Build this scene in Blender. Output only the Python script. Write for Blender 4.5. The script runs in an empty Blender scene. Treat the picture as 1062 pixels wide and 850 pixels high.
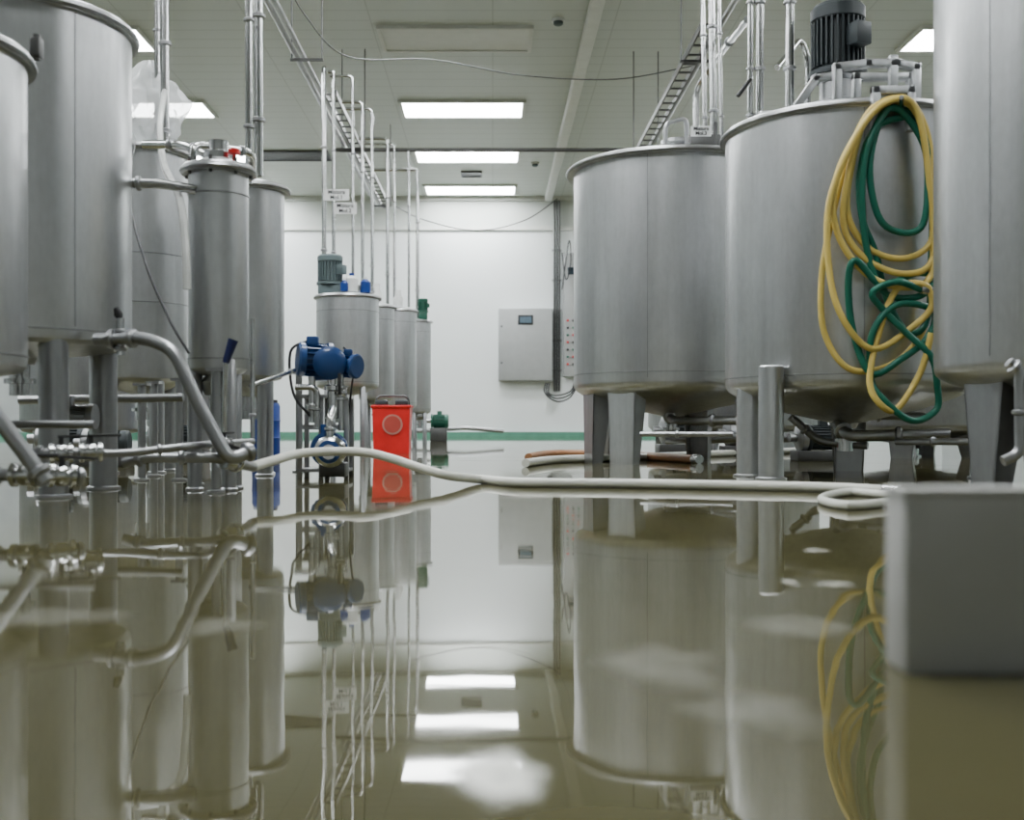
import bpy, bmesh, math, random
from mathutils import Vector, Matrix, noise
random.seed(4)
F=1130.0; CAM=0.2
def W(u,v,d): return Vector(((u-511)*d/F, d, CAM+(440-v)*d/F))
def FL(u,v,r=0.0):
    d=(CAM-r)*F/(v-440.0); return Vector(((u-511)*d/F,d,r))
# ---------------------------------------------------------------- materials
def newmat(name):
    m=bpy.data.materials.new(name); m.use_nodes=True
    nt=m.node_tree; b=nt.nodes['Principled BSDF']; return m,nt,b
def mat(name,col,rough=0.5,metal=0.0,nscale=8,var=0.12,bump=0.0,stretch=(1,1,1),rvar=0.08,alpha=None,trans=0.0,coat=0.0,ior=1.45):
    m,nt,b=newmat(name); N=nt.nodes; L=nt.links
    tc=N.new('ShaderNodeTexCoord'); mp=N.new('ShaderNodeMapping'); mp.inputs['Scale'].default_value=stretch
    L.new(tc.outputs['Object'],mp.inputs['Vector'])
    nz=N.new('ShaderNodeTexNoise'); nz.inputs['Scale'].default_value=nscale; nz.inputs['Detail'].default_value=6
    L.new(mp.outputs[0],nz.inputs['Vector'])
    cr=N.new('ShaderNodeValToRGB')
    cr.color_ramp.elements[0].position=0.3; cr.color_ramp.elements[1].position=0.7
    cr.color_ramp.elements[0].color=tuple(c*(1-var) for c in col)+(1,)
    cr.color_ramp.elements[1].color=tuple(min(1,c*(1+var)) for c in col)+(1,)
    L.new(nz.outputs['Fac'],cr.inputs[0]); L.new(cr.outputs[0],b.inputs['Base Color'])
    mr=N.new('ShaderNodeMapRange'); mr.inputs['To Min'].default_value=max(0.0,rough-rvar); mr.inputs['To Max'].default_value=min(1,rough+rvar)
    L.new(nz.outputs['Fac'],mr.inputs['Value']); L.new(mr.outputs[0],b.inputs['Roughness'])
    b.inputs['Metallic'].default_value=metal; b.inputs['IOR'].default_value=ior
    b.inputs['Transmission Weight'].default_value=trans; b.inputs['Coat Weight'].default_value=coat
    if alpha is not None: b.inputs['Alpha'].default_value=alpha
    if bump:
        bp=N.new('ShaderNodeBump'); bp.inputs['Strength'].default_value=bump; bp.inputs['Distance'].default_value=0.01
        L.new(nz.outputs['Fac'],bp.inputs['Height']); L.new(bp.outputs[0],b.inputs['Normal'])
    return m
def steelmat(name,col,rough,bump=0.06,lo=0.80):
    m,nt,b=newmat(name); N=nt.nodes; L=nt.links
    tc=N.new('ShaderNodeTexCoord')
    def nz(scale,st,det=5):
        mp=N.new('ShaderNodeMapping'); mp.inputs['Scale'].default_value=st
        L.new(tc.outputs['Object'],mp.inputs['Vector'])
        n=N.new('ShaderNodeTexNoise'); n.inputs['Scale'].default_value=scale; n.inputs['Detail'].default_value=det
        L.new(mp.outputs[0],n.inputs['Vector']); return n
    a=nz(3.5,(1,1,0.8),7); s=nz(9,(3,3,0.2)); f=nz(60,(1,1,0.5),3)
    s2=N.new('ShaderNodeMath'); s2.operation='MULTIPLY_ADD'; s2.inputs[1].default_value=0.6; L.new(s.outputs['Fac'],s2.inputs[0]); L.new(a.outputs['Fac'],s2.inputs[2])
    m2=N.new('ShaderNodeMath'); m2.operation='MULTIPLY_ADD'; m2.inputs[1].default_value=0.3; L.new(f.outputs['Fac'],m2.inputs[0]); L.new(s2.outputs[0],m2.inputs[2])
    mr=N.new('ShaderNodeMapRange'); mr.inputs['From Min'].default_value=0.68; mr.inputs['From Max'].default_value=1.22
    L.new(m2.outputs[0],mr.inputs['Value'])
    cr=N.new('ShaderNodeValToRGB')
    cr.color_ramp.elements[0].color=tuple(c*lo for c in col)+(1,)
    cr.color_ramp.elements[1].color=tuple(min(1,c*1.1) for c in col)+(1,)
    L.new(mr.outputs[0],cr.inputs[0]); L.new(cr.outputs[0],b.inputs['Base Color'])
    r2=N.new('ShaderNodeMapRange'); r2.inputs['To Min'].default_value=rough+0.07; r2.inputs['To Max'].default_value=rough-0.07
    L.new(mr.outputs[0],r2.inputs['Value']); L.new(r2.outputs[0],b.inputs['Roughness'])
    b.inputs['Metallic'].default_value=1.0
    if bump:
        bp=N.new('ShaderNodeBump'); bp.inputs['Strength'].default_value=bump; bp.inputs['Distance'].default_value=0.004
        L.new(a.outputs['Fac'],bp.inputs['Height']); L.new(bp.outputs[0],b.inputs['Normal'])
    return m
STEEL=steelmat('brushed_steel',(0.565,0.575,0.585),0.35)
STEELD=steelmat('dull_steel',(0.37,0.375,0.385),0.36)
PIPE=steelmat('polished_pipe_steel',(0.58,0.585,0.59),0.2,bump=0,lo=0.9)
DARKM=mat('dark_galvanised',(0.11,0.11,0.11),0.45,0.8)
BLACK=mat('black_rubber',(0.02,0.02,0.022),0.5)
MOTORD=mat('charcoal_paint',(0.03,0.038,0.042),0.45,0.1)
MOTORG=mat('grey_green_paint',(0.10,0.135,0.14),0.45,0.1)
BLUE=mat('blue_enamel',(0.006,0.045,0.17),0.35,0.0,coat=0.3)
BLUED=mat('blue_plastic',(0.008,0.04,0.22),0.4)
REDP=mat('red_plastic',(0.62,0.016,0.016),0.4)
GREENP=mat('green_enamel',(0.02,0.12,0.08),0.4)
WHITEP=mat('white_plastic',(0.76,0.77,0.76),0.4)
HWHITE=mat('milky_hose',(0.66,0.66,0.60),0.33,var=0.08)
HYEL=mat('yellow_hose_rubber',(0.62,0.47,0.12),0.42,var=0.08)
HGRN=mat('green_hose_rubber',(0.004,0.125,0.08),0.4,var=0.1)
HBRN=mat('brown_hose_rubber',(0.30,0.14,0.06),0.5)
BAG=mat('clear_bag_film',(0.85,0.87,0.88),0.3,alpha=0.6,bump=0.4,nscale=12)
CLEAR=mat('clear_tube',(0.75,0.76,0.74),0.25,alpha=0.7)
CABW=mat('light_grey_enamel',(0.37,0.38,0.38),0.4,var=0.04)
SCREEN=mat('dark_screen',(0.03,0.045,0.06),0.15)
GBOX=mat('grey_box_plastic',(0.46,0.46,0.45),0.5,var=0.08,nscale=3)
TRUNK=mat('white_trunking',(0.78,0.79,0.77),0.5,var=0.04)
FRAMEW=mat('panel_frame_white',(0.66,0.67,0.64),0.5,var=0.04)
NAVY=mat('navy_plastic',(0.01,0.015,0.08),0.4)
def patchmat(name,amt):
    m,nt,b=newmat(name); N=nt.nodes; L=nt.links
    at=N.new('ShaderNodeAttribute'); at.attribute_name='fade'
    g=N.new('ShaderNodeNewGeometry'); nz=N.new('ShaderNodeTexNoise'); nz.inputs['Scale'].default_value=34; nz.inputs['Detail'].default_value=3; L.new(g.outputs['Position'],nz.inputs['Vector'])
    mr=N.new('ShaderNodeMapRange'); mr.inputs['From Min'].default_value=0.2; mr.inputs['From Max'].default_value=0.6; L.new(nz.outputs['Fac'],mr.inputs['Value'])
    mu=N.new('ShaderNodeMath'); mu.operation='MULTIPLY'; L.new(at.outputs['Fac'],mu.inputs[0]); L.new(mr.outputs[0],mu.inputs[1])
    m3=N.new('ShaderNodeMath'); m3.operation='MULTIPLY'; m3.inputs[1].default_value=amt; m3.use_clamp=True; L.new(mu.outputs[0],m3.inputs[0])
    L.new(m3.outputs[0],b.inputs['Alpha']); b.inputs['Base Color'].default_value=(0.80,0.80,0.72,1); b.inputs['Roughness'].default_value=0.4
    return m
GLARE=patchmat('pale_blotch',1.3); GLARES=patchmat('small_glare',0.6); PALEFILM=patchmat('thin_pale_film',0.16)  # two tints for glare painted on the water, one for thin pale film
def emis(name,col,s):
    m,nt,b=newmat(name); b.inputs['Base Color'].default_value=(0.8,0.8,0.8,1)
    b.inputs['Emission Color'].default_value=col+(1,); b.inputs['Emission Strength'].default_value=s
    return m
LAMP=emis('lit_diffuser',(0.955,0.99,1.0),37.0)
UNLIT=mat('unlit_diffuser',(0.74,0.75,0.73),0.5,var=0.03)
def wallmat():
    m,nt,b=newmat('painted_wall'); N=nt.nodes; L=nt.links
    g=N.new('ShaderNodeNewGeometry'); sp=N.new('ShaderNodeSeparateXYZ'); L.new(g.outputs['Position'],sp.inputs[0])
    nz=N.new('ShaderNodeTexNoise'); nz.inputs['Scale'].default_value=0.9; nz.inputs['Detail'].default_value=6; L.new(g.outputs['Position'],nz.inputs['Vector'])
    cr=N.new('ShaderNodeValToRGB'); cr.color_ramp.elements[0].color=(0.82,0.86,0.865,1); cr.color_ramp.elements[1].color=(0.88,0.915,0.92,1)
    L.new(nz.outputs['Fac'],cr.inputs[0])
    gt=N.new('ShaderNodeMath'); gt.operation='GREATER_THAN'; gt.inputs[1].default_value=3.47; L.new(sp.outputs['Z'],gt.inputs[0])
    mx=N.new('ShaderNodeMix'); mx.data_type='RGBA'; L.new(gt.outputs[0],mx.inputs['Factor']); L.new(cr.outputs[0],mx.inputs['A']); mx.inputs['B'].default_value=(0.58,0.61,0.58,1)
    L.new(mx.outputs['Result'],b.inputs['Base Color']); b.inputs['Roughness'].default_value=0.45
    return m
def ceilmat():
    m,nt,b=newmat('ceiling_panels'); N=nt.nodes; L=nt.links
    g=N.new('ShaderNodeNewGeometry'); sp=N.new('ShaderNodeSeparateXYZ'); L.new(g.outputs['Position'],sp.inputs[0])
    def seam(out,per,w):
        md=N.new('ShaderNodeMath'); md.operation='PINGPONG'; md.inputs[1].default_value=per/2; L.new(out,md.inputs[0])
        lt=N.new('ShaderNodeMath'); lt.operation='LESS_THAN'; lt.inputs[1].default_value=w; L.new(md.outputs[0],lt.inputs[0]); return lt
    a=seam(sp.outputs['Y'],0.25,0.008); c=seam(sp.outputs['X'],1.15,0.006)
    mx=N.new('ShaderNodeMath'); mx.operation='MAXIMUM'; L.new(a.outputs[0],mx.inputs[0]); L.new(c.outputs[0],mx.inputs[1])
    mix=N.new('ShaderNodeMix'); mix.data_type='RGBA'; L.new(mx.outputs[0],mix.inputs['Factor'])
    mix.inputs['A'].default_value=(0.54,0.575,0.535,1); mix.inputs['B'].default_value=(0.42,0.45,0.41,1)
    L.new(mix.outputs['Result'],b.inputs['Base Color']); b.inputs['Roughness'].default_value=0.42
    return m
def floormat():
    m,nt,b=newmat('wet_resin_floor'); N=nt.nodes; L=nt.links
    g=N.new('ShaderNodeNewGeometry')
    n1=N.new('ShaderNodeTexNoise'); n1.inputs['Scale'].default_value=1.3; n1.inputs['Detail'].default_value=7; L.new(g.outputs['Position'],n1.inputs['Vector'])
    cr=N.new('ShaderNodeValToRGB'); cr.color_ramp.elements[0].position=0.3; cr.color_ramp.elements[1].position=0.7
    cr.color_ramp.elements[0].color=(0.062,0.057,0.025,1); cr.color_ramp.elements[1].color=(0.094,0.087,0.041,1)
    L.new(n1.outputs['Fac'],cr.inputs[0]); L.new(cr.outputs[0],b.inputs['Base Color'])
    n2=N.new('ShaderNodeTexNoise'); n2.inputs['Scale'].default_value=2.6; n2.inputs['Detail'].default_value=5; L.new(g.outputs['Position'],n2.inputs['Vector'])
    mr=N.new('ShaderNodeMapRange'); mr.inputs['From Min'].default_value=0.52; mr.inputs['From Max'].default_value=0.75
    mr.inputs['To Min'].default_value=0.02; mr.inputs['To Max'].default_value=0.09; L.new(n2.outputs['Fac'],mr.inputs['Value'])
    L.new(mr.outputs[0],b.inputs['Roughness']); b.inputs['IOR'].default_value=1.42
    b.inputs['Specular Tint'].default_value=(0.95,0.93,0.82,1)
    n3=N.new('ShaderNodeTexNoise'); n3.inputs['Scale'].default_value=7; n3.inputs['Detail'].default_value=2; L.new(g.outputs['Position'],n3.inputs['Vector'])
    bp=N.new('ShaderNodeBump'); bp.inputs['Strength'].default_value=0.03; bp.inputs['Distance'].default_value=0.01
    L.new(n3.outputs['Fac'],bp.inputs['Height']); L.new(bp.outputs[0],b.inputs['Normal'])
    return m
WALL=wallmat(); CEIL=ceilmat(); FLOOR=floormat()
WALLG=mat('darkened_side_wall',(0.42,0.445,0.445),0.5,nscale=1,var=0.1)  # unseen side walls, darkened to put darker bands into the tank reflections
WALLF=mat('unseen_front_wall',(0.62,0.64,0.64),0.5,nscale=1,var=0.1)  # unseen front wall, its grey set for reflections in the tanks
# ---------------------------------------------------------------- mesh builder
def frame(d):
    d=Vector(d).normalized(); up=Vector((0,0,1)) if abs(d.z)<0.95 else Vector((0,1,0))
    x=up.cross(d).normalized(); y=d.cross(x); return x,y,d
class MB:
    def __init__(s): s.v=[]; s.f=[]
    def add(s,vs,fs):
        o=len(s.v); s.v+= [Vector(v) for v in vs]; s.f+=[tuple(i+o for i in f) for f in fs]; return s
    def lathe(s,prof,c,d=(0,0,1),seg=32,cap=(True,True)):
        x,y,z=frame(d); c=Vector(c); vs=[];fs=[]
        for r,h in prof:
            for i in range(seg):
                a=2*math.pi*i/seg; vs.append(c+z*h+x*(r*math.cos(a))+y*(r*math.sin(a)))
        n=len(prof)
        for j in range(n-1):
            for i in range(seg):
                k=(i+1)%seg; fs.append((j*seg+i,j*seg+k,(j+1)*seg+k,(j+1)*seg+i))
        if cap[0]: fs.append(tuple(range(seg))[::-1])
        if cap[1]: fs.append(tuple((n-1)*seg+i for i in range(seg)))
        return s.add(vs,fs)
    def cyl(s,a,b,r,r1=None,seg=16):
        a=Vector(a);b=Vector(b); return s.lathe([(r,0),(r if r1 is None else r1,(b-a).length)],a,b-a,seg)
    def box(s,c,size,bev=0.0,d=None,rz=0.0):
        bm=bmesh.new(); bmesh.ops.create_cube(bm,size=1)
        for v in bm.verts: v.co=Vector((v.co.x*size[0],v.co.y*size[1],v.co.z*size[2]))
        if bev: bmesh.ops.bevel(bm,geom=list(bm.edges),offset=bev,segments=2,affect='EDGES',profile=0.5)
        R=Matrix.Rotation(rz,3,'Z')
        if d is not None:
            x,y,z=frame(d); R=Matrix((x,y,z)).transposed()
        bm.verts.index_update()
        s.add([R@v.co+Vector(c) for v in bm.verts],[tuple(v.index for v in f.verts) for f in bm.faces]); bm.free(); return s
    def hull8(s,bot,top):
        return s.add(list(bot)+list(top),[(3,2,1,0),(4,5,6,7),(0,1,5,4),(1,2,6,5),(2,3,7,6),(3,0,4,7)])
    def tube(s,pts,r,seg=10,res=6,closed=False,smooth=True):
        P=[Vector(p) for p in pts]
        if smooth and len(P)>2:
            Q=[];n=len(P)
            rng=range(n) if closed else range(n-1)
            for i in rng:
                g=lambda k:(P[k%n] if closed else P[max(0,min(n-1,k))])
                p0,p1,p2,p3=g(i-1),g(i),g(i+1),g(i+2)
                for j in range(res):
                    t=j/res
                    Q.append(0.5*((2*p1)+(p2-p0)*t+(2*p0-5*p1+4*p2-p3)*t*t+(3*p1-p0-3*p2+p3)*t**3))
            if not closed: Q.append(P[-1])
            P=Q
        n=len(P); vs=[];fs=[]; x=None
        for i in range(n):
            if closed: t=(P[(i+1)%n]-P[i-1])
            else: t=P[min(n-1,i+1)]-P[max(0,i-1)]
            if t.length<1e-9: t=Vector((0,0,1))
            t.normalize()
            if x is None: x,_,_=frame(t)
            x=(x-t*x.dot(t)); 
            if x.length<1e-6: x,_,_=frame(t)
            x.normalize(); y=t.cross(x)
            for k in range(seg):
                a=2*math.pi*k/seg; vs.append(P[i]+x*(r*math.cos(a))+y*(r*math.sin(a)))
        for i in range(n if closed else n-1):
            j=(i+1)%n
            for k in range(seg):
                l=(k+1)%seg; fs.append((i*seg+k,i*seg+l,j*seg+l,j*seg+k))
        if not closed: fs.append(tuple(range(seg))[::-1]); fs.append(tuple((n-1)*seg+k for k in range(seg)))
        return s.add(vs,fs)
    def elbow(s,pts,r,rad=0.06,seg=16):
        P=[Vector(p) for p in pts]; Q=[P[0]]
        for i in range(1,len(P)-1):
            a=(P[i-1]-P[i]); b=(P[i+1]-P[i]); k=min(rad,a.length*0.45,b.length*0.45)
            A=P[i]+a.normalized()*k; B=P[i]+b.normalized()*k
            for j in range(7):
                t=j/6; Q.append(A*(1-t)**2+P[i]*2*t*(1-t)+B*t*t)
        Q.append(P[-1]); return s.tube(Q,r,seg=seg,smooth=False)
    def out(s,name,material,parent=None,loc=None,label=None,cat=None,group=None,kind=None):
        me=bpy.data.meshes.new(name); 
        base=Vector(loc) if loc is not None else (Vector(parent['o']) if parent else Vector((0,0,0)))
        me.from_pydata([v-base for v in s.v],[],s.f); me.update()
        bm=bmesh.new(); bm.from_mesh(me); bmesh.ops.recalc_face_normals(bm,faces=bm.faces); bm.to_mesh(me); bm.free()
        me.polygons.foreach_set('use_smooth',[True]*len(me.polygons)); me.set_sharp_from_angle(angle=math.radians(35))
        me.materials.append(material)
        o=bpy.data.objects.new(name,me); bpy.context.collection.objects.link(o)
        if parent: o.parent=parent
        else: o.location=base
        if parent and loc is not None: o.location=base-Vector(parent['o'])
        if label: o['label']=label
        if cat: o['category']=cat
        if group: o['group']=group
        if kind: o['kind']=kind
        return o
def thing(name,loc,label,cat,group=None):
    e=bpy.data.objects.new(name,None); e.empty_display_size=0.1; e.location=loc; bpy.context.collection.objects.link(e)
    e['o']=tuple(loc); e['label']=label; e['category']=cat
    if group: e['group']=group
    return e
# ---------------------------------------------------------------- room
XL,XR,YB,YF,H=-7.5,7.5,18.2,-4.0,4.0
def slab(name,a,b,m):
    a=Vector(a);b=Vector(b); return MB().box((a+b)/2,(b-a)).out(name,m,loc=(a+b)/2,kind='structure')
slab('floor',(XL,YF,-0.1),(XR,YB,0),FLOOR)
slab('ceiling',(XL,YF,H),(XR,YB,H+0.1),CEIL)
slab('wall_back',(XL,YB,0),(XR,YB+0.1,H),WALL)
slab('unseen_wall_front',(XL,YF-0.1,0),(XR,YF,H),WALLF)
slab('unseen_wall_left',(XL-0.1,YF,0),(XL,YB,H),WALLG)
slab('unseen_wall_right',(XR,YF,0),(XR+0.1,YB,H),WALLG)
GTRIM=mat('green_skirting',(0.09,0.26,0.18),0.4)
slab('baseboard_back',(XL,YB-0.05,0),(XR,YB,0.075),GTRIM)
slab('baseboard_left',(XL,YF,0),(XL+0.05,YB-0.05,0.075),GTRIM)
slab('baseboard_right',(XR-0.05,YF,0),(XR,YB-0.05,0.075),GTRIM)
slab('trim_1',(XL,YB-0.04,3.44),(XR,YB,3.50),FRAMEW)
slab('trim_2',(XL,YB-0.06,3.93),(XR,YB,4.0),FRAMEW)
rows=[1.5,3.8,6.1,8.4,10.72,13.1,15.4,17.6]; cols=[-4.13,-0.36,4.83]  # rows nearer the camera are out of view, added for illumination
for yi in rows:
    for xi in cols:
        lit=not(xi==-0.36 and yi==10.72)
        T_=thing('ceiling_light',(xi,yi,H-0.03),'lit rectangular recessed ceiling light panel' if lit else 'unlit rectangular ceiling light panel with white frame','ceiling light','recessed ceiling light panels')
        w,h=1.42,0.6
        fr=MB()
        for sx in(-1,1): fr.box((xi+sx*(w/2+0.02),yi,H-0.015),(0.04,h+0.08,0.03))
        for sy in(-1,1): fr.box((xi,yi+sy*(h/2+0.02),H-0.015),(w,0.04,0.03))
        fr.out('light_frame',FRAMEW,T_)
        MB().box((xi,yi,H-0.008),(w,h,0.016)).out('diffuser',LAMP if lit else UNLIT,T_)
t=thing('cable_trunking',(0.93,10,H),'long white cable trunking fixed along the ceiling','trunking')
MB().box((0.93,7.1,H-0.04),(0.13,22,0.08),0.02).out('duct',TRUNK,t)
MB().box((0.93,7.1,H-0.085),(0.10,22,0.012)).out('cover',TRUNK,t)
for k,(u,v) in enumerate([(579,22),(555,170)]):
    d=3.78*F/(440-v); p=W(u,v,d); p.z=H
    t=thing('smoke_detector',p,'small white smoke detector on the ceiling','smoke detector','smoke detectors')
    MB().lathe([(0.06,0),(0.06,-0.025)],p,seg=24).out('base',WHITEP,t)
    MB().lathe([(0.045,-0.025),(0.045,-0.05),(0.03,-0.06)],p,seg=24).out('sensor_head',MOTORG,t)
def grille(u,v,w,dep):
    d=3.78*F/(440-v); p=W(u,v,d); p.z=H
    t=thing('ceiling_vent',p,'dark slatted air vent in the ceiling','vent')
    m=MB()
    for sy in (-1,1): m.box((p.x,p.y+sy*dep/2,H-0.015),(w,0.02,0.03))
    for sx in (-1,1): m.box((p.x+sx*w/2,p.y,H-0.015),(0.02,dep,0.03))
    m.out('vent_frame',DARKM,t)
    for i in range(6): MB().box((p.x,p.y-dep/2+dep*(i+0.5)/6,H-0.012),(w,0.03,0.012)).out('slat',DARKM,t)
grille(489,181,0.3,0.3); grille(305,162,1.0,0.5)
# ---------------------------------------------------------------- tanks
def T(uL,uR,yc):
    a1=math.atan((uL-511)/F); a2=math.atan((uR-511)/F); th=(a1+a2)/2; R=yc/math.cos(th)
    return math.tan(th)*yc, R*math.sin((a2-a1)/2)
def channel_leg(t,cx,cy,r,ang,z1,wt=0.16,wb=0.12,dep=0.07,mt=STEEL):
    a=math.radians(ang); o=Vector((math.cos(a),math.sin(a),0)); s=Vector((-o.y,o.x,0)); th=0.008
    c=Vector((cx,cy,0))+o*(r-0.02); m=MB()
    def pl(p0,p1,q0,q1,off): m.hull8([p0,p1,p1+off,p0+off],[q0,q1,q1+off,q0+off])
    Z=Vector((0,0,z1))
    pl(c-s*wb/2,c+s*wb/2,c-s*wt/2+Z,c+s*wt/2+Z,-o*th)
    for k in(-1,1):
        pl(c+s*k*wb/2,c+s*k*wb/2-o*dep*0.8,c+s*k*wt/2+Z,c+s*k*wt/2-o*dep*1.6+Z,-s*k*th)
    return m.out('leg',mt,t)
def tube_leg(t,cx,cy,r,ang,z1,lr,mt=STEELD):
    a=math.radians(ang); x=cx+math.cos(a)*r; y=cy+math.sin(a)*r
    m=MB().lathe([(lr*1.25,0),(lr*1.25,0.006),(lr,0.01),(lr,z1-0.006),(lr*0.85,z1)],(x,y,0),seg=24)
    return m.out('leg',mt,t)
def tank(x,y,r,z0,z1,label,cone=0.08,rimr=0.014,legs=(),seams=(),bands=(),lidh=0.02,mt=STEEL,rw=0.0,group='stainless steel tanks',name='steel_tank'):
    t=thing(name,(x,y,0),label,'tank',group)
    MB().lathe([(0.04,-cone-0.02),(0.05,-cone),(r*0.6,-cone*0.6),(r-0.05,-cone*0.22),(r-0.015,-cone*0.05),(r-0.003,0.01),(r,0.03),(r,z1-z0)],(x,y,z0),seg=96,cap=(True,False)).out('body',mt,t)
    MB().lathe([(r+rimr+rw,-0.022),(r+rimr+rw,0),(r+rimr+rw-0.004,0.006),(r-0.01,0.01),(r*0.5,0.01+lidh),(0.03,0.012+lidh)],(x,y,z1),seg=96).out('lid',mt,t)
    m=MB(); m.tube([(x+(r+rimr+rw)*math.cos(i*math.pi/32),y+(r+rimr+rw)*math.sin(i*math.pi/32),z1-0.012) for i in range(64)],0.009,seg=8,closed=True,smooth=False); m.out('rim',STEELD,t)
    for a in seams:
        a=math.radians(a); MB().box((x+math.cos(a)*r,y+math.sin(a)*r,(z0+z1)/2+0.01),(0.003,0.004,z1-z0-0.07),rz=a).out('weld_seam',STEELD,t)
    for b in bands:
        MB().lathe([(r-0.002,-0.003),(r+0.003,-0.002),(r+0.003,0.002),(r-0.002,0.003)],(x,y,b),seg=96,cap=(False,False)).out('weld_band',STEELD,t)
    for l in legs:
        if l[0]=='c': 
            kw=l[4] if len(l)>4 else {}
            channel_leg(t,x,y,l[3] if len(l)>3 else r,l[1],l[2],**kw)
        else: tube_leg(t,x,y,l[4] if len(l)>4 else r-0.05,l[1],l[2],l[3],STEEL if len(l)>5 else STEELD)
    MB().lathe([(0.03,0),(0.03,-0.05),(0.045,-0.05),(0.045,-0.065),(0.03,-0.065),(0.03,-0.10)],(x,y,z0-cone-0.01),seg=24).out('outlet',PIPE,t)
    return t
def motor(t,base,d,r,L,mt,term=(1,0,0),nf=24):
    x,y,z=frame(d); b=Vector(base)
    m=MB(); m.lathe([(r*0.55,0),(r*0.93,0.01),(r*0.82,L*0.08),(r*0.80,L*0.75)],b,d,seg=32)
    for i in range(nf):
        a=2*math.pi*i/nf; o=x*math.cos(a)+y*math.sin(a); s=z.cross(o)
        c0=b+o*(r*0.78)+z*(L*0.08); c1=b+o*(r*0.78)+z*(L*0.75); w=r*0.035; q=o*(r*0.23)
        m.hull8([c0-s*w,c0+s*w,c0+s*w+q,c0-s*w+q],[c1-s*w,c1+s*w,c1+s*w+q,c1-s*w+q])
    m.out('motor_body',mt,t)
    MB().lathe([(r*0.98,L*0.75),(r*1.03,L*0.77),(r*1.03,L*0.93),(r*0.9,L*0.99),(r*0.3,L)],b,d,seg=32).out('fan_cover',mt,t)
    tv=Vector(term).normalized()
    MB().box(b+z*L*0.45+tv*r*1.12,(r*0.7,r*0.7,L*0.32),r*0.06,rz=math.atan2(tv.y,tv.x)).out('terminal_box',mt,t)
    MB().lathe([(r*1.1,-0.012),(r*1.1,0.006),(r*0.6,0.012)],b,d,seg=32).out('flange',mt,t)
def clamp(m,p,d,r):
    m.lathe([(r*1.0,-r*0.6),(r*1.5,-r*0.3),(r*1.5,r*0.3),(r*1.0,r*0.6)],p,d,seg=20)
def valve(t,p,d,r):
    m=MB(); m.lathe([(r,-r*2.2),(r*1.9,-r*2.0),(r*1.9,-r*1.3),(r*1.45,-r*1.1),(r*1.7,-r*0.5),(r*1.7,r*0.5),(r*1.45,r*1.1),(r*1.9,r*1.3),(r*1.9,r*2.0),(r,r*2.2)],p,d,seg=20)
    m.out('valve_body',PIPE,t)
    up=Vector((0,0,1)) if abs(d.z)<0.7 else Vector((0,-1,0))
    m=MB(); m.cyl(p+up*r*1.2,p+up*r*3,r*0.45); q=p+up*r*3; m.box(q+d*r*2.4,(r*0.9,r*0.5,r*6),r*0.15,d=d); m.out('valve_handle',BLACK,t)
def pipe(pts,r,label,clamps=(),mt=PIPE,rad=0.06,name='process_pipe',cat='pipe',group='stainless process pipes',valves=()):
    P=[Vector(p) for p in pts]
    t=thing(name,P[-1] if P[-1].z<P[0].z else P[0],label,cat,group)
    MB().elbow(P,r,rad).out('pipe_tube',mt,t)
    for (i,f) in clamps:
        p=P[i].lerp(P[i+1],f); m=MB(); clamp(m,p,P[i+1]-P[i],r); m.out('pipe_clamp',STEELD,t)
    for (i,f) in valves:
        p=P[i].lerp(P[i+1],f); d=(P[i+1]-P[i]).normalized(); valve(t,p,d,r)
    return t
# left group
x,r=T(-260,29,2.5)
t1=tank(x,2.5,r,0.325,1.06,'brushed stainless steel tank with clamped rim beside a taller tank',0.04,legs=[('t',-60,0.34,0.035,r-0.07),('t',60,0.34,0.035,r-0.07),('t',180,0.34,0.035,r-0.07),('t',-15,0.34,0.03,r-0.06)],seams=(-50,),bands=(0.36,))
m=MB(); m.box(W(38,50,2.45),(0.022,0.03,0.045),0.004); m.cyl(W(38,62,2.45),W(38,36,2.45),0.008); m.out('rim_clamp',DARKM,t1)
x2,r2=T(-105,137,3.2); t2=tank(x2,3.2,r2,0.425,1.36,'tall brushed stainless steel tank on round steel legs',0.03,legs=[('t',-48,0.45,0.040,r2-0.045),('t',50,0.45,0.042,r2-0.045),('t',170,0.45,0.042,r2-0.045),('t',-90,0.45,0.025,r2-0.06)],seams=(-40,),bands=(0.462,))
x3,r3=T(195,258,3.35); t3=tank(x3,3.35,r3,0.36,0.985,'slim tall steel vessel with flanged lid',0.05,rw=0.004,legs=[('t',-50,0.40,0.022,r3-0.02),('t',60,0.4,0.022,r3-0.02),('t',200,0.4,0.022,r3-0.02)],bands=(0.9,0.40))
x4,r4=T(222,295,4.3); t4=tank(x4,4.3,r4,0.38,1.13,'small steel tank with overhanging rim',0.05,rw=0.004,legs=[('t',-40,0.4,0.03,r4-0.04),('t',60,0.4,0.03,r4-0.04),('t',190,0.4,0.03,r4-0.04)])
x5,r5=T(98,196,4.6); t5=tank(x5,4.6,r5,0.38,1.34,'steel tank with plastic bag over its lid',0.05,legs=[('t',-50,0.4,0.03,r5-0.04),('t',-130,0.4,0.03,r5-0.04),('t',60,0.4,0.03,r5-0.04)],bands=(0.9,0.7))
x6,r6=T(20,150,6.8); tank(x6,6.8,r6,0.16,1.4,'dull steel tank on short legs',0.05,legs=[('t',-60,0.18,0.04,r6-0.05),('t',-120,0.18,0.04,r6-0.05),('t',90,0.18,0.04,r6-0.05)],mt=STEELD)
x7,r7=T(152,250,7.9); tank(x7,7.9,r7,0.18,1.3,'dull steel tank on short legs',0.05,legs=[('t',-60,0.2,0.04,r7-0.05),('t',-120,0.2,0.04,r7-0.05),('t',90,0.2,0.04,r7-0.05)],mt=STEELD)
TA=[]
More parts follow.
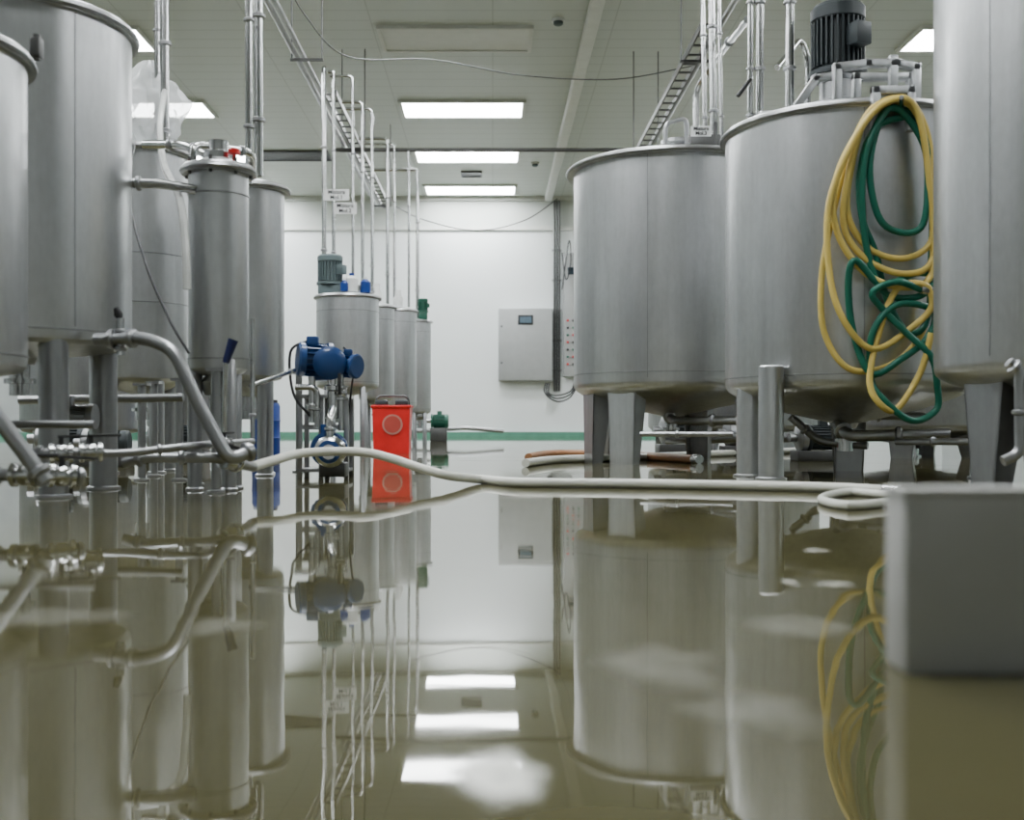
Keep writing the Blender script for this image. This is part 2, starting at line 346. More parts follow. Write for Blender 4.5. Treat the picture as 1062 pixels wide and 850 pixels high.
for (uL,uR,d,vt,vb,lab) in [(328,393,8.5,308,402,'small steel mixing tank with motor on its lid'),(372,409,9.6,318,415,'small steel mixing tank with domed lid'),(398,432,10.7,322,422,'small steel mixing tank with pipes above'),(424,447,11.9,333,428,'small steel tank near the white wall')]:
    xa,ra=T(uL,uR,d); z1=W(0,vt,d).z; z0=W(0,vb,d).z
    TA.append((tank(xa,d,ra,z0,z1,lab,0.06,legs=[('t',a,z0+0.02,0.022,ra-0.03) for a in(-50,-130,60,130)],bands=(z0+0.04,z1-0.12),group='small mixing tanks'),xa,d,ra,z0,z1))
for i,(mt,du) in enumerate([(MOTORG,-0.13),(WHITEP,0.0),(WHITEP,-0.02),(GREENP,0.04)]):
    tt,xa,d,ra,z0,z1=TA[i]; bx=xa+du
    if i in(0,3): 
        motor(tt,(bx,d-0.05,z1+0.1),(0,0,1),0.095 if i==0 else 0.05,0.22 if i==0 else 0.14,mt,term=(1,-0.6,0))
        MB().box((bx,d-0.05,z1+0.055),(0.17 if i==0 else 0.09,0.14 if i==0 else 0.09,0.09),0.01).out('gearbox',mt,tt)
        if i==0: MB().lathe([(0.09,0),(0.11,0.02),(0.11,0.05),(0.04,0.07)],(xa+0.10,d,z1+0.02),seg=24).out('inspection_hatch',PIPE,tt)
    else:
        MB().lathe([(0.05,0),(0.05,0.1),(0.03,0.13),(0.03,0.18)],(bx,d,z1+0.02),seg=20).out('fill_port',mt,tt)
tt,xa,d,ra,z0,z1=TA[0]
for (dx,dy,rr,hh,mm) in [(0.05,-0.15,0.05,0.10,WHITEP),(0.15,-0.10,0.04,0.08,BLUED),(0.0,-0.19,0.03,0.06,BLUED)]:
    c=thing('canister',(xa+dx,d+dy,z1+0.025),'small plastic canister standing on a tank lid','canister','canisters on the tank lid')
    MB().lathe([(rr*0.9,0),(rr,0.01),(rr,hh),(rr*0.5,hh+0.02),(rr*0.35,hh+0.025)],(xa+dx,d+dy,z1+0.022),seg=20).out('canister_body',mm,c)
    MB().cyl((xa+dx,d+dy,z1+hh+0.045),(xa+dx,d+dy,z1+hh+0.065),rr*0.4).out('cap',BLUED if mm is WHITEP else WHITEP,c)
# right tanks
xr1,rr1=T(595,800,5.8); R1=tank(xr1,5.8,rr1,0.385,1.545,'large brushed steel tank with overhanging rim on folded sheet legs',0.14,rw=0.02,legs=[('c',-131,0.42,rr1-0.03,dict(wt=0.17,wb=0.14)),('c',-165,0.42,rr1-0.03,dict(mt=STEELD)),('c',-30,0.42,rr1-0.03,dict(mt=STEELD)),('c',60,0.42,rr1-0.03,dict(mt=STEELD)),('c',130,0.42,rr1-0.03,dict(mt=STEELD))],seams=(-112,-60),bands=(0.46,),group='large steel mixing tanks')
xr2,rr2=T(752,1010,4.3); R2=tank(xr2,4.3,rr2,0.335,1.345,'large brushed steel tank with top motor and hung hoses',0.13,legs=[('t',-168,0.36,0.052,rr2-0.06,1),('t',-139,0.415,0.045,rr2+0.035,1),('t',-30,0.415,0.045,rr2+0.035),('c',70,0.36,rr2-0.04,dict(mt=STEELD)),('c',140,0.36,rr2-0.04,dict(mt=STEELD))],seams=(-100,),bands=(0.38,),group='large steel mixing tanks')
xr3,rr3=T(968,1270,3.2); R3=tank(xr3,3.2,rr3,0.345,1.85,'tall brushed steel tank on folded steel legs',0.10,legs=[('c',-128,0.40,rr3-0.05,dict(wt=0.20,wb=0.10,mt=STEELD)),('c',-165,0.40,rr3-0.05,dict(wt=0.18,wb=0.09,mt=STEELD)),('c',60,0.40,rr3-0.05)],seams=(-150,),group='large steel mixing tanks')
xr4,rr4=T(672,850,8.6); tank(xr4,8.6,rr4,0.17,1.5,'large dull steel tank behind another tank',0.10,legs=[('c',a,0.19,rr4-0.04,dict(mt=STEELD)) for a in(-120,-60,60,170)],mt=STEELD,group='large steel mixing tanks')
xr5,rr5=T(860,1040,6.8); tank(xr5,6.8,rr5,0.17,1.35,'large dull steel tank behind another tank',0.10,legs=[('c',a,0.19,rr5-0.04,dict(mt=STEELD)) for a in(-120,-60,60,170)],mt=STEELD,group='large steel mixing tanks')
for (u,d,s) in [(705,7.2,1.0),(770,7.0,0.9),(845,6.0,0.8),(60,5.4,0.8),(105,5.2,0.7),(175,5.6,0.8)]:
    p=Vector(((u-511)*d/F,d,0)); t=thing('floor_pump',p,'dark grey electric pump standing on the wet floor','pump','dark floor pumps')
    MB().box(p+Vector((0.02,0,0.035*s)),(0.34*s,0.2*s,0.07*s),0.006).out('pump_base',DARKM,t)
    motor(t,p+Vector((-0.05*s,0,0.16*s)),(1,0.1,0),0.085*s,0.24*s,MOTORD,term=(0,0,1))
    MB().lathe([(0.05*s,0),(0.10*s,0.01),(0.10*s,0.05*s),(0.06*s,0.07*s),(0.03*s,0.07*s),(0.03*s,0.12*s)],p+Vector((-0.06*s,0,0.16*s)),(-1,-0.1,0),seg=28).out('pump_head',STEELD,t)
zt=1.345
MB().box((xr2,4.3,zt+0.055),(rr2*1.5,0.10,0.05),0.006).out('bridge_beam',STEEL,R2)
MB().box((xr2,4.3,zt+0.09),(0.26,0.26,0.02),0.003).out('mount_plate',STEEL,R2)
MB().lathe([(0.10,0.0),(0.10,0.02),(0.07,0.03),(0.07,0.10),(0.09,0.11),(0.09,0.125)],(xr2-0.03,4.3,zt+0.10),seg=32).out('gearbox',STEELD,R2)
motor(R2,(xr2-0.03,4.3,zt+0.235),(0,0,1),0.102,0.27,MOTORD,term=(0.4,-0.9,0),nf=30)
for pts,d in [([(868,116),(868,70),(900,66),(930,66),(950,70),(950,116)],3.90),([(828,108),(846,82),(868,78)],3.98),([(908,132),(908,94),(944,94),(944,132)],3.80),([(888,104),(888,80),(944,80),(944,104)],4.0),([(926,96),(926,62)],3.9)]:
    m=MB(); P=[W(u,v,d) for u,v in pts]
    for a,b in zip(P[:-1],P[1:]): m.box((a+b)/2,(0.03,0.03,(b-a).length+0.03),0.005,d=b-a)
    m.out('guard_rail',STEEL,R2)
m=MB(); m.elbow([W(900,112,3.86),W(935,114,3.80),W(935,101,3.70)],0.008,0.02); m.out('hose_hook',PIPE,R2)
z=1.56
MB().lathe([(0.09,0),(0.09,0.05),(0.06,0.06),(0.06,0.10),(0.10,0.10),(0.10,0.12)],(xr1+0.03,5.7,z),seg=28).out('lid_manway',STEEL,R1)
m=MB(); m.box((xr1+0.12,5.5,z+0.05),(0.16,0.06,0.10),0.01); m.cyl((xr1+0.17,5.48,z-0.01),(xr1+0.17,5.48,z+0.16),0.012); m.out('lid_bracket',DARKM,R1)
m=MB(); m.elbow([W(690,160,5.55),W(690,128,5.55),W(712,122,5.6),W(712,150,5.6)],0.012,0.04); m.out('lid_pipe',STEELD,R1)
# hoses
def loops(L,d0,dd):
    out=[]
    for k,lp in enumerate(L):
        for j,(u,v) in enumerate(lp):
            out.append(W(u,v,d0-dd*k+0.012*math.sin(j*1.7+k)))
    return out
Y=[[(938,106),(905,112),(880,160),(862,230),(852,290),(855,345),(880,382),(920,380),(952,352),(966,305),(967,220),(963,150),(948,110)],
   [(930,101),(900,118),(882,178),(880,225),(902,258),(937,268),(966,250),(968,200),(962,140),(945,106)],
   [(926,104),(895,130),(878,190),(876,238),(900,270),(940,284),(968,266),(964,190),(952,120)],
   [(922,104),(888,140),(866,190),(868,240),(896,282),(936,298),(966,284),(966,210),(950,112)],
   [(916,108),(886,145),(860,210),(860,280),(874,330),(905,362),(945,340),(966,318),(960,296),(930,300),(910,350),(902,395)],[(912,418),(930,424),(955,385),(966,345)]]
hs=thing('yellow_hose',W(925,430,3.77),'coiled yellow rubber hose hung on a steel hook','hose')
MB().tube(loops(Y,3.80,0.016),0.0112,seg=12,res=6).out('hose_tube',HYEL,hs)
G=[[(945,120),(908,132),(892,175),(894,225),(908,262),(920,310),(942,345),(962,330),(966,260),(966,180),(952,125)],
   [(935,114),(916,118),(902,170),(910,222),(930,240),(955,236),(962,200),(958,150)],
   [(930,112),(910,128),(896,170),(896,240),(914,300),(950,308),(972,290),(950,283)],
   [(915,296),(888,270),(880,290),(884,340),(903,387),(935,372),(962,350),(968,322),(930,316),(905,345),(903,390)],
   [(914,412),(945,436),(971,425),(972,400),(966,370),(940,345),(915,320),(905,303),(930,292),(955,300)]]
hs=thing('green_hose',W(945,438,3.82),'coiled dark green rubber hose hung together with a yellow hose','hose')
MB().tube(loops(G,3.795,0.016),0.0118,seg=12,res=6).out('hose_tube',HGRN,hs)
m=MB(); m.lathe([(0.015,0),(0.017,0.01),(0.015,0.04)],W(955,300,3.731),(1,0,-0.1),seg=16); m.out('hose_end_fitting',PIPE,hs)
# ---------------------------------------------------------------- overhead racks
def rack(x,y0,y1,z,w,label,npipes,near):
    t=thing('pipe_rack',(x,y0,z),label,'pipe rack')
    for sx in(-1,1): MB().box((x+sx*w/2,(y0+y1)/2,z),(0.012,y1-y0,0.05)).out('tray_rail',DARKM,t)
    n=int((y1-y0)/0.2)
    for i in range(n+1): MB().box((x,y0+(y1-y0)*i/n,z-0.015),(w,0.022,0.012)).out('tray_rung',DARKM,t)
    for i in range(npipes):
        px=x-w*0.5-0.035-0.055*i if x<0 else x+w*0.5+0.035+0.055*i
        MB().cyl((px,near,z+0.02),(px,y1+0.1,z+0.02),0.020).out('rack_pipe',STEELD,t)
    k=int((y1-near)/2.6); cx=x-(0.04 if x<0 else -0.04)
    for i in range(k+1):
        yy=near+0.5+(y1-near-0.7)*i/k
        MB().box((cx,yy,z-0.035),(w+0.16,0.02,0.02)).out('hanger_bar',DARKM,t)
        for sx in(-1,1): MB().cyl((cx+sx*(w/2+0.07),yy,z-0.04),(cx+sx*(w/2+0.07),yy,H-0.001),0.006,seg=8).out('hanger_rod',DARKM,t)
    return t
rack(-1.37,9.2,14.0,3.0,0.09,'overhead ladder cable tray with steel pipes hung by threaded rods',2,5.0)
rack(1.52,7.6,11.3,3.0,0.11,'overhead ladder cable tray hung from the ceiling',1,5.0)
pipe([(-1.62,11.0,2.97),(1.80,11.0,2.97)],0.020,'long horizontal dark pipe hung across the room',mt=DARKM,group='overhead pipes')
for (u,d,vt,rr) in [(336,8.5,90,0.018),(346,8.6,100,0.014),(366,8.7,110,0.011),(376,9.4,125,0.014),(386,9.6,140,0.014),(402,10.6,160,0.016),(409,10.8,170,0.013),(424,11.0,172,0.012),(433,11.9,178,0.018)]:
    a=W(u,vt,d); b=a.copy(); a.z=2.98
    b.z=min(TA,key=lambda q:abs(q[2]-d))[5]+0.01
    top=Vector((-1.40,d,2.98)) if a.x<-1.40 else Vector((-1.30,d,2.98))
    pipe([top,a,b],rr,'vertical steel drop pipe above small mixing tanks',clamps=[(1,0.35),(1,0.8)],group='drop pipes over the small tanks',rad=0.05)
def tag(u,v,d,w,h,lines,rz=0.0):
    p=W(u,v,d); t=thing('pipe_tag',p,'small white label tag tied to a steel pipe','tag','pipe tags')
    MB().box(p,(w,0.004,h),rz=rz).out('tag_plate',WHITEP,t)
    for i,s in enumerate(lines):
        cu=bpy.data.curves.new('tag_text','FONT'); cu.body=s; cu.size=h*0.5; cu.align_x='CENTER'; cu.align_y='CENTER'; cu.extrude=0.0006; cu.offset=0.0006
        o=bpy.data.objects.new('tmp',cu); bpy.context.collection.objects.link(o); bpy.context.view_layer.update()
        me=bpy.data.meshes.new_from_object(o); bpy.data.objects.remove(o)
        to=bpy.data.objects.new('tag_text',me); me.materials.append(BLACK); bpy.context.collection.objects.link(to); to.parent=t
        to.rotation_euler=(math.pi/2,0,rz); to.location=(0,-0.004,h*(0.23-0.46*i))
tag(349,202,8.40,0.195,0.088,['Mistura','Mol.1']); tag(358,216,8.30,0.175,0.085,['Mistura','Mol.2']); tag(727,136,5.38,0.10,0.05,['Mistura','Mol.3'])
for (u,rr,d) in [(727,0.012,5.62),(736,0.018,5.5),(744,0.010,5.6)]:
    b=W(u+5,150,d); a=Vector((b.x-0.03,d,2.98)); b.z=1.57
    pipe([Vector((1.75,d,3.0)),a,b],rr,'vertical steel feed pipe above a large tank',clamps=[(1,0.55),(1,0.85)],group='feed pipes over the large tanks')
for (u,rr,d) in [(778,0.011,4.35),(788,0.015,4.35),(819,0.017,4.35)]:
    b=W(u,150,d); b.z=1.355
    pipe([Vector((b.x,d,3.998)),b],rr,'vertical steel feed pipe entering a tank lid',clamps=[(0,0.80),(0,0.9),(0,0.97)],group='feed pipes over the large tanks')
pipe([W(806,70,4.5),W(830,40,4.7),W(838,60,4.75),W(838,112,4.75)],0.012,'bent steel pipe over a large tank lid',group='feed pipes over the large tanks')
pipe([W(775,20,5.2),W(742,62,6.4),W(722,92,6.6),W(722,160,6.6)],0.018,'bent steel pipe running between tanks',clamps=[(0,0.5)],group='feed pipes over the large tanks')
m=MB(); m.cyl(W(778,82,4.3),W(765,100,4.3),0.008); m.out('valve_lever',BLACK,R2)
def cable(pts,r,label,mt=BLACK,res=8,name='cable'):
    P=[Vector(p) for p in pts]; return MB().tube(P,r,seg=8,res=res).out(name,mt,loc=min(P,key=lambda q:q.z),label=label,cat='cable')
cable([W(285,-40,7.5),W(318,18,8.0),(-1.1,8.3,3.0),W(450,62,8.5),W(540,78,8.7),W(640,82,8.8),W(722,68,8.8),(1.60,8.8,3.03)],0.005,'thin grey cable sagging between two overhead racks',DARKM)
cable([(-1.3,13.9,3.02),W(440,228,14.6),W(495,239,15.4),W(545,228,17),W(578,206,17.9)],0.008,'thin cable sagging towards the white wall',DARKM)
# ---------------------------------------------------------------- wall cabinet etc
D=18.0
a=W(517,395,D); b=W(573,320,D); c=(a+b)/2; Y0=YB-0.003
t=thing('control_cabinet',(c.x,YB,a.z),'light grey wall control cabinet with small display','control cabinet')
MB().box((c.x,Y0-0.12,c.z),(b.x-a.x,0.24,b.z-a.z),0.01).out('cabinet_body',CABW,t)
MB().box((c.x,Y0-0.25,c.z),(b.x-a.x-0.03,0.02,b.z-a.z-0.03),0.006).out('cabinet_door',CABW,t)
p=W(545,332,D); MB().box((p.x,Y0-0.263,p.z),(0.25,0.012,0.16),0.004).out('display_frame',BLACK,t)
MB().box((p.x,Y0-0.270,p.z),(0.19,0.006,0.10)).out('display_screen',mat('lcd',(0.10,0.15,0.20),0.2),t)
for zz in (-0.3,0.3): MB().cyl((a.x+0.05,Y0-0.26,c.z+zz),(a.x+0.05,Y0-0.275,c.z+zz),0.015).out('door_lock',BLACK,t)
xx=W(578,0,D).x
t=thing('conduit',(xx,YB-0.06,0.7),'dark vertical conduit with cables on the white wall','conduit')
for k in range(3): MB().cyl((xx-0.04+0.04*k,YB-0.07,0.75 ),(xx-0.04+0.04*k,YB-0.07,3.92),0.018).out('conduit_tube',DARKM,t)
for k in range(5): MB().box((xx,YB-0.028,1.1+0.5*k),(0.16,0.05,0.03)).out('conduit_bracket',STEELD,t)
a=W(585,390,D); b=W(614,262,D); c=(a+b)/2
t=thing('button_panel',(c.x,YB,a.z),'narrow grey wall control panel with rows of buttons','control panel')
MB().box((c.x,Y0-0.1,c.z),(b.x-a.x,0.19,b.z-a.z),0.01).out('panel_body',CABW,t)
for j in range(7):
    for i in range(3):
        mm=[REDP,GREENP,BLACK][(i*2+j)%3]
        MB().lathe([(0.02,0),(0.02,0.02),(0.014,0.03)],(a.x+0.06+0.09*i,Y0-0.195,a.z+0.2+0.12*j),(0,-1,0),seg=16).out('push_button',mm,t)
MB().box((a.x+0.14,Y0-0.2,b.z-0.3),(0.16,0.01,0.12)).out('panel_display',SCREEN,t)
for k in range(3):
    cable([W(566+2*k,397,17.98),W(565+2*k,407,17.95-0.03*k),W(577,416-3*k,17.9-0.03*k),W(591,412-3*k,17.9-0.03*k),W(600-2*k,397,18.0)],0.013,'black cable looping below the wall cabinet')
cable([W(583,262,17.95),W(587,290,17.95),W(592,270,17.95),W(590,250,17.95),W(583,300,17.95)],0.009,'black cable coiled beside the wall conduit')
# ---------------------------------------------------------------- red container, drum
p=Vector(((407-511)*7.6/F,7.6,0)); zz=0.42
t=thing('red_container',p,'bright red plastic container standing on the wet floor','container')
m=MB(); m.hull8([p+Vector((sx*0.122,sy*0.10,0)) for sx,sy in((-1,-1),(1,-1),(1,1),(-1,1))],[p+Vector((sx*0.13,sy*0.11,zz*0.76)) for sx,sy in((-1,-1),(1,-1),(1,1),(-1,1))]); m.out('container_body',REDP,t)
MB().box(p+Vector((0,0,zz*0.77)),(0.275,0.235,0.02),0.006).out('container_rim',REDP,t)
m=MB(); m.elbow([p+Vector((-0.12,0,zz*0.7)),p+Vector((-0.11,0,zz*0.95)),p+Vector((0.11,0,zz*0.95)),p+Vector((0.12,0,zz*0.7))],0.008,0.04); m.out('bail_handle',DARKM,t)
for sx in(-1,1): MB().box(p+Vector((sx*0.07,-0.05,zz*0.77+0.025)),(0.09,0.06,0.04),0.008).out('lid_catch',MOTORD,t)
MB().lathe([(0.07,0),(0.07,0.006)],p+Vector((0.01,-0.106,0.20)),(0,-1,0),seg=28).out('round_emblem',mat('pale_ring',(0.45,0.22,0.18),0.5),t)
MB().lathe([(0.058,0),(0.058,0.009)],p+Vector((0.01,-0.106,0.20)),(0,-1,0),seg=28).out('emblem_centre',mat('faded_red',(0.42,0.06,0.045),0.5),t)
p=Vector(((276-511)*7.1/F,7.1,0)); r=0.09; h=0.34
t=thing('blue_drum',p,'blue plastic drum with moulded rings','drum')
MB().lathe([(r*0.93,0),(r,0.02),(r,h*0.3),(r*1.04,h*0.33),(r,h*0.36),(r,h*0.63),(r*1.04,h*0.66),(r,h*0.69),(r,h*0.93),(r*0.9,h)],p,seg=40).out('drum_body',BLUED,t)
MB().lathe([(0.03,h),(0.03,h+0.02)],p+Vector((r*0.5,0,0)),seg=16).out('drum_cap',BLACK,t)
# ---------------------------------------------------------------- blue pump unit
d=4.05; p0=Vector(((335-511)*d/F,d,0))
t=thing('pump_unit',p0,'blue electric pump on a steel frame with round polished pump head','pump')
for u in (312,334,360):
    for dy in (-0.02,0.13):
        x=(u-511)*d/F; MB().box((x,d+dy,0.15),(0.018,0.018,0.30),0.002).out('frame_post',STEELD,t)
MB().box((p0.x,d+0.055,0.305),(0.19,0.19,0.012)).out('top_plate',STEELD,t); MB().box((p0.x,d+0.055,0.03),(0.19,0.19,0.012)).out('bottom_plate',STEELD,t)
MB().box((p0.x+0.005,d-0.02,0.19),(0.19,0.014,0.018)).out('cross_bar',STEELD,t)
c=W(334,374,d)
motor(t,c+Vector((0.02,0.01,0.0)),(-1,-0.35,0.06),0.062,0.115,BLUE,term=(0,-0.3,1),nf=18)
motor(t,c+Vector((0.07,0.02,-0.015)),(0.9,-0.5,-0.1),0.045,0.075,BLUE,term=(0,-0.3,1),nf=14)
MB().lathe([(0.04,0),(0.060,0.008),(0.062,0.028),(0.05,0.038),(0.03,0.045)],c+Vector((0.03,-0.03,-0.01)),(0.25,-0.95,-0.05),seg=32).out('pump_gearcase',BLUE,t)
MB().box(c+Vector((0.0,0.03,-0.058)),(0.10,0.10,0.03),0.006).out('motor_foot',BLUE,t)
m=MB(); m.lathe([(0.022,0),(0.022,-0.03),(0.034,-0.035),(0.034,-0.05),(0.022,-0.055),(0.02,-0.15),(0.03,-0.155),(0.03,-0.17)],c+Vector((0.045,-0.03,-0.06)),seg=20); m.out('coupling',PIPE,t)
m=MB(); m.lathe([(0.014,0),(0.014,-0.10),(0.024,-0.105),(0.024,-0.12),(0.014,-0.125),(0.014,-0.17)],c+Vector((-0.03,-0.04,-0.06)),seg=20); m.out('coupling',PIPE,t)
m=MB(); m.elbow([c+Vector((-0.09,-0.05,-0.10)),c+Vector((-0.01,-0.05,-0.10)),c+Vector((-0.01,-0.05,-0.25))],0.011,0.03); clamp(m,c+Vector((-0.01,-0.05,-0.18)),(0,0,1),0.011); m.out('side_pipe',PIPE,t)
valve(t,c+Vector((0.075,-0.03,-0.12)),Vector((0,0,1)),0.013)
m=MB(); m.cyl(c+Vector((0.075,-0.03,-0.04)),c+Vector((0.075,-0.03,-0.26)),0.011); m.out('riser_pipe',PIPE,t)
MB().tube([c+Vector((-0.05,-0.03,0.07)),c+Vector((-0.11,-0.04,0.03)),c+Vector((-0.10,-0.04,-0.12)),c+Vector((-0.04,-0.05,-0.20)),c+Vector((0.02,0.0,-0.27))],0.005,seg=8).out('power_cord',BLACK,t)
MB().tube([c+Vector((0.08,0.0,0.05)),c+Vector((0.12,-0.02,0.0)),c+Vector((0.11,-0.02,-0.12)),c+Vector((0.09,0.0,-0.26))],0.004,seg=8).out('power_cord',BLACK,t)
c=W(343,468,3.82)
MB().lathe([(0.054,0),(0.056,0.006),(0.056,0.024),(0.048,0.032),(0.033,0.038),(0.018,0.045),(0.018,0.065),(0.026,0.068),(0.026,0.076)],c,(0.05,-1,0),seg=36).out('pump_head',PIPE,t)
MB().lathe([(0.03,0.0),(0.040,0.002),(0.040,0.010),(0.03,0.012)],c+Vector((0.0,-0.036,0.0)),(0.05,-1,0),seg=30).out('head_ring',BLUE,t)
motor(t,c+Vector((-0.01,0.005,0.008)),(-0.05,1,0),0.056,0.16,BLUE,term=(-0.2,0,1),nf=18)
MB().box(c+Vector((0,0.08,-0.066)),(0.09,0.10,0.05),0.005).out('pump_foot',DARKM,t)
m=MB(); m.elbow([c+Vector((0.0,-0.015,0.045)),c+Vector((0.0,-0.015,0.12)),c+Vector((0.0,0.05,0.15))],0.014,0.03); clamp(m,c+Vector((0.0,-0.015,0.08)),(0,0,1),0.014); m.out('outlet_pipe',PIPE,t)
hv=thing('hand_valve',W(238,372,3.12),'dark blue valve handle on a slim steel pipe','valve')
MB().cyl(W(234,376,3.12),W(242,352,3.12),0.010,0.015).out('valve_handle',NAVY,hv)
MB().cyl(W(234,376,3.12),W(232,462,3.14),0.007).out('valve_stem',PIPE,hv)
# ---------------------------------------------------------------- left pipework
gp='low process pipework beside the tanks'
pipe([W(100,352,3.0),W(150,350,2.95),W(180,362,2.93),W(206,420,2.91),W(238,478,2.9),W(262,466,2.95)],0.018,'thick curved steel pipe leaving a tank and bending towards the floor',clamps=[(0,0.35),(0,0.75),(4,0.8)],rad=0.12,group=gp,mt=STEELD)
tt=pipe([W(125,330,2.98),W(125,352,2.98),W(125,368,2.98)],0.011,'short steel fitting with black lever under a tank',clamps=[(0,0.6),(1,0.6)],group=gp)
MB().lathe([(0.008,0),(0.012,0.01),(0.008,0.03)],W(124,330,2.98),(-0.3,0,1),seg=12).out('lever_knob',BLACK,tt)
pipe([W(85,470,2.75),W(130,470,2.78),W(200,462,2.85),W(262,458,3.2)],0.010,'thin straight steel pipe low over the wet floor',clamps=[(0,0.4),(1,0.5)],group=gp,valves=[(2,0.5)],mt=STEELD)
pipe([W(128,480,2.85),W(150,474,2.85),W(225,474,2.9),W(252,482,3.0),W(262,484,3.1)],0.014,'low steel pipe feeding the hose beside the pump',clamps=[(0,0.7),(1,0.5)],group=gp,valves=[(2,0.5)],mt=STEELD)
pipe([W(-30,395,2.3),W(48,500,2.3)],0.017,'thick diagonal steel pipe under a tank',clamps=[(0,0.9)],group=gp,mt=STEELD)
pipe([W(-30,493,2.4),W(40,492,2.4),W(88,494,2.45)],0.014,'horizontal steel pipe with valves close to the floor',clamps=[(0,0.4),(1,0.9)],valves=[(0,0.8),(1,0.5)],group=gp,mt=STEELD)
pipe([W(30,470,2.6),W(52,470,2.6),W(108,468,2.65)],0.013,'horizontal steel pipe with valves close to the floor',clamps=[(0,0.5)],valves=[(1,0.2),(1,0.75)],group=gp,mt=STEELD)
pipe([W(-20,440,2.7),W(98,440,2.7)],0.010,'thin horizontal steel pipe under a tank',group=gp,mt=STEELD)
pipe([W(20,415,3.6),W(190,412,3.6)],0.014,'thin horizontal steel pipe under a tank',group=gp,mt=STEELD,clamps=[(0,0.5)])
pipe([W(262,330,3.4),W(262,455,3.4)],0.008,'slim vertical steel pipe',group=gp,clamps=[(0,0.8)])
pipe([W(260,400,3.5),W(305,384,3.9)],0.008,'slim steel pipe between tank and pump',group=gp,clamps=[(0,0.9)])
t=thing('cylinder_motor',W(68,430,3.3),'horizontal steel cylinder motor mounted below a tank','motor')
motor(t,W(95,432,3.3),(-1,0,0),0.035,0.15,STEELD,term=(0,0,1))
for (u,d,vt) in [(147,3.9,400),(160,4.2,398),(186,3.9,395),(203,3.6,400),(224,3.2,385),(310,4.6,388)]:
    p=W(u,440,d); z1=W(u,vt,d).z
    t=thing('floor_stand',(p.x,d,0),'slim round steel support post on the floor','post','steel support posts')
    MB().lathe([(0.028,0),(0.028,0.006),(0.014,0.01),(0.014,z1)],(p.x,d,0),seg=16).out('post_tube',STEELD,t)
    MB().box((p.x,d,z1+0.005),(0.05,0.05,0.01)).out('post_cap',STEELD,t)
for (u,d,vt,rr) in [(258,3.9,165,0.013),(268,3.95,168,0.017),(163,4.55,165,0.012),(171,4.5,185,0.018)]:
    b=W(u,vt,d)
    if u>200: b.z=1.1 if d>3.92 else 1.06
    pipe([Vector((b.x,d,3.995)),b],rr,'vertical steel feed pipe above the slim tanks',clamps=[(0,0.8),(0,0.93)],group='feed pipes over the slim tanks')
pipe([W(135,190,3.3),W(165,190,3.3),W(205,197,3.28)],0.015,'short curved steel pipe entering the slim vessel',clamps=[(0,0.3)],group='feed pipes over the slim tanks')
pipe([W(150,150,3.9),W(190,150,3.8),W(215,160,3.6),W(225,175,3.45)],0.016,'bent steel pipe over the slim vessel lid',clamps=[(0,0.7),(1,0.5)],group='feed pipes over the slim tanks')
pipe([W(200,175,3.35),W(200,150,3.35),W(262,158,3.6),W(262,180,3.8)],0.012,'bent steel pipe over the slim vessel lid',clamps=[(1,0.3),(1,0.8)],group='feed pipes over the slim tanks')
for i in range(8):
    a=i*math.pi/4; MB().cyl((x3+math.cos(a)*(r3+0.008),3.35+math.sin(a)*(r3+0.008),0.955),(x3+math.cos(a)*(r3+0.008),3.35+math.sin(a)*(r3+0.008),1.005),0.005,seg=8).out('lid_bolt',DARKM,t3)
MB().lathe([(0.05,0),(0.05,0.03),(0.03,0.04),(0.03,0.07)],(x3,3.35,1.0),seg=24).out('lid_port',PIPE,t3)
MB().lathe([(0.006,0),(0.006,0.02),(0.018,0.024),(0.018,0.036),(0.008,0.04)],(x3+0.06,3.30,0.995),seg=20).out('lid_knob',REDP,t3)
cable([W(140,150,3.9),W(133,200,3.6),W(150,270,3.3),W(175,330,3.1),W(196,366,3.05)],0.004,'thin black cable hanging beside the steel vessel')
cable([W(171,95,4.4),W(166,130,4.2),W(170,170,3.8),W(186,205,3.3),W(192,250,3.2),W(194,300,3.19)],0.012,'translucent flexible tube hanging beside the steel vessel',CLEAR,name='clear_tube')
m=MB(); c=W(155,118,4.6); vs=[];fs=[];n=48;k=28
for j in range(k):
    t_=j/(k-1); z=-0.20+0.42*t_; rad=(math.sin(math.pi*min(1,max(0.0,t_*0.93+0.05)))**0.6)*0.13
    for i in range(n):
        a=2*math.pi*i/n; q=Vector((math.cos(a),math.sin(a),z*4)); f=1+0.5*noise.noise(q*2.1)+0.3*noise.noise(q*5)
        vs.append(c+Vector((math.cos(a)*rad*f,math.sin(a)*rad*f*0.8,z)))
for j in range(k-1):
    for i in range(n): fs.append((j*n+i,j*n+(i+1)%n,(j+1)*n+(i+1)%n,(j+1)*n+i))
m.add(vs,fs); m.out('plastic_bag',BAG,loc=c,label='crumpled translucent plastic bag over tank fittings',cat='plastic bag')
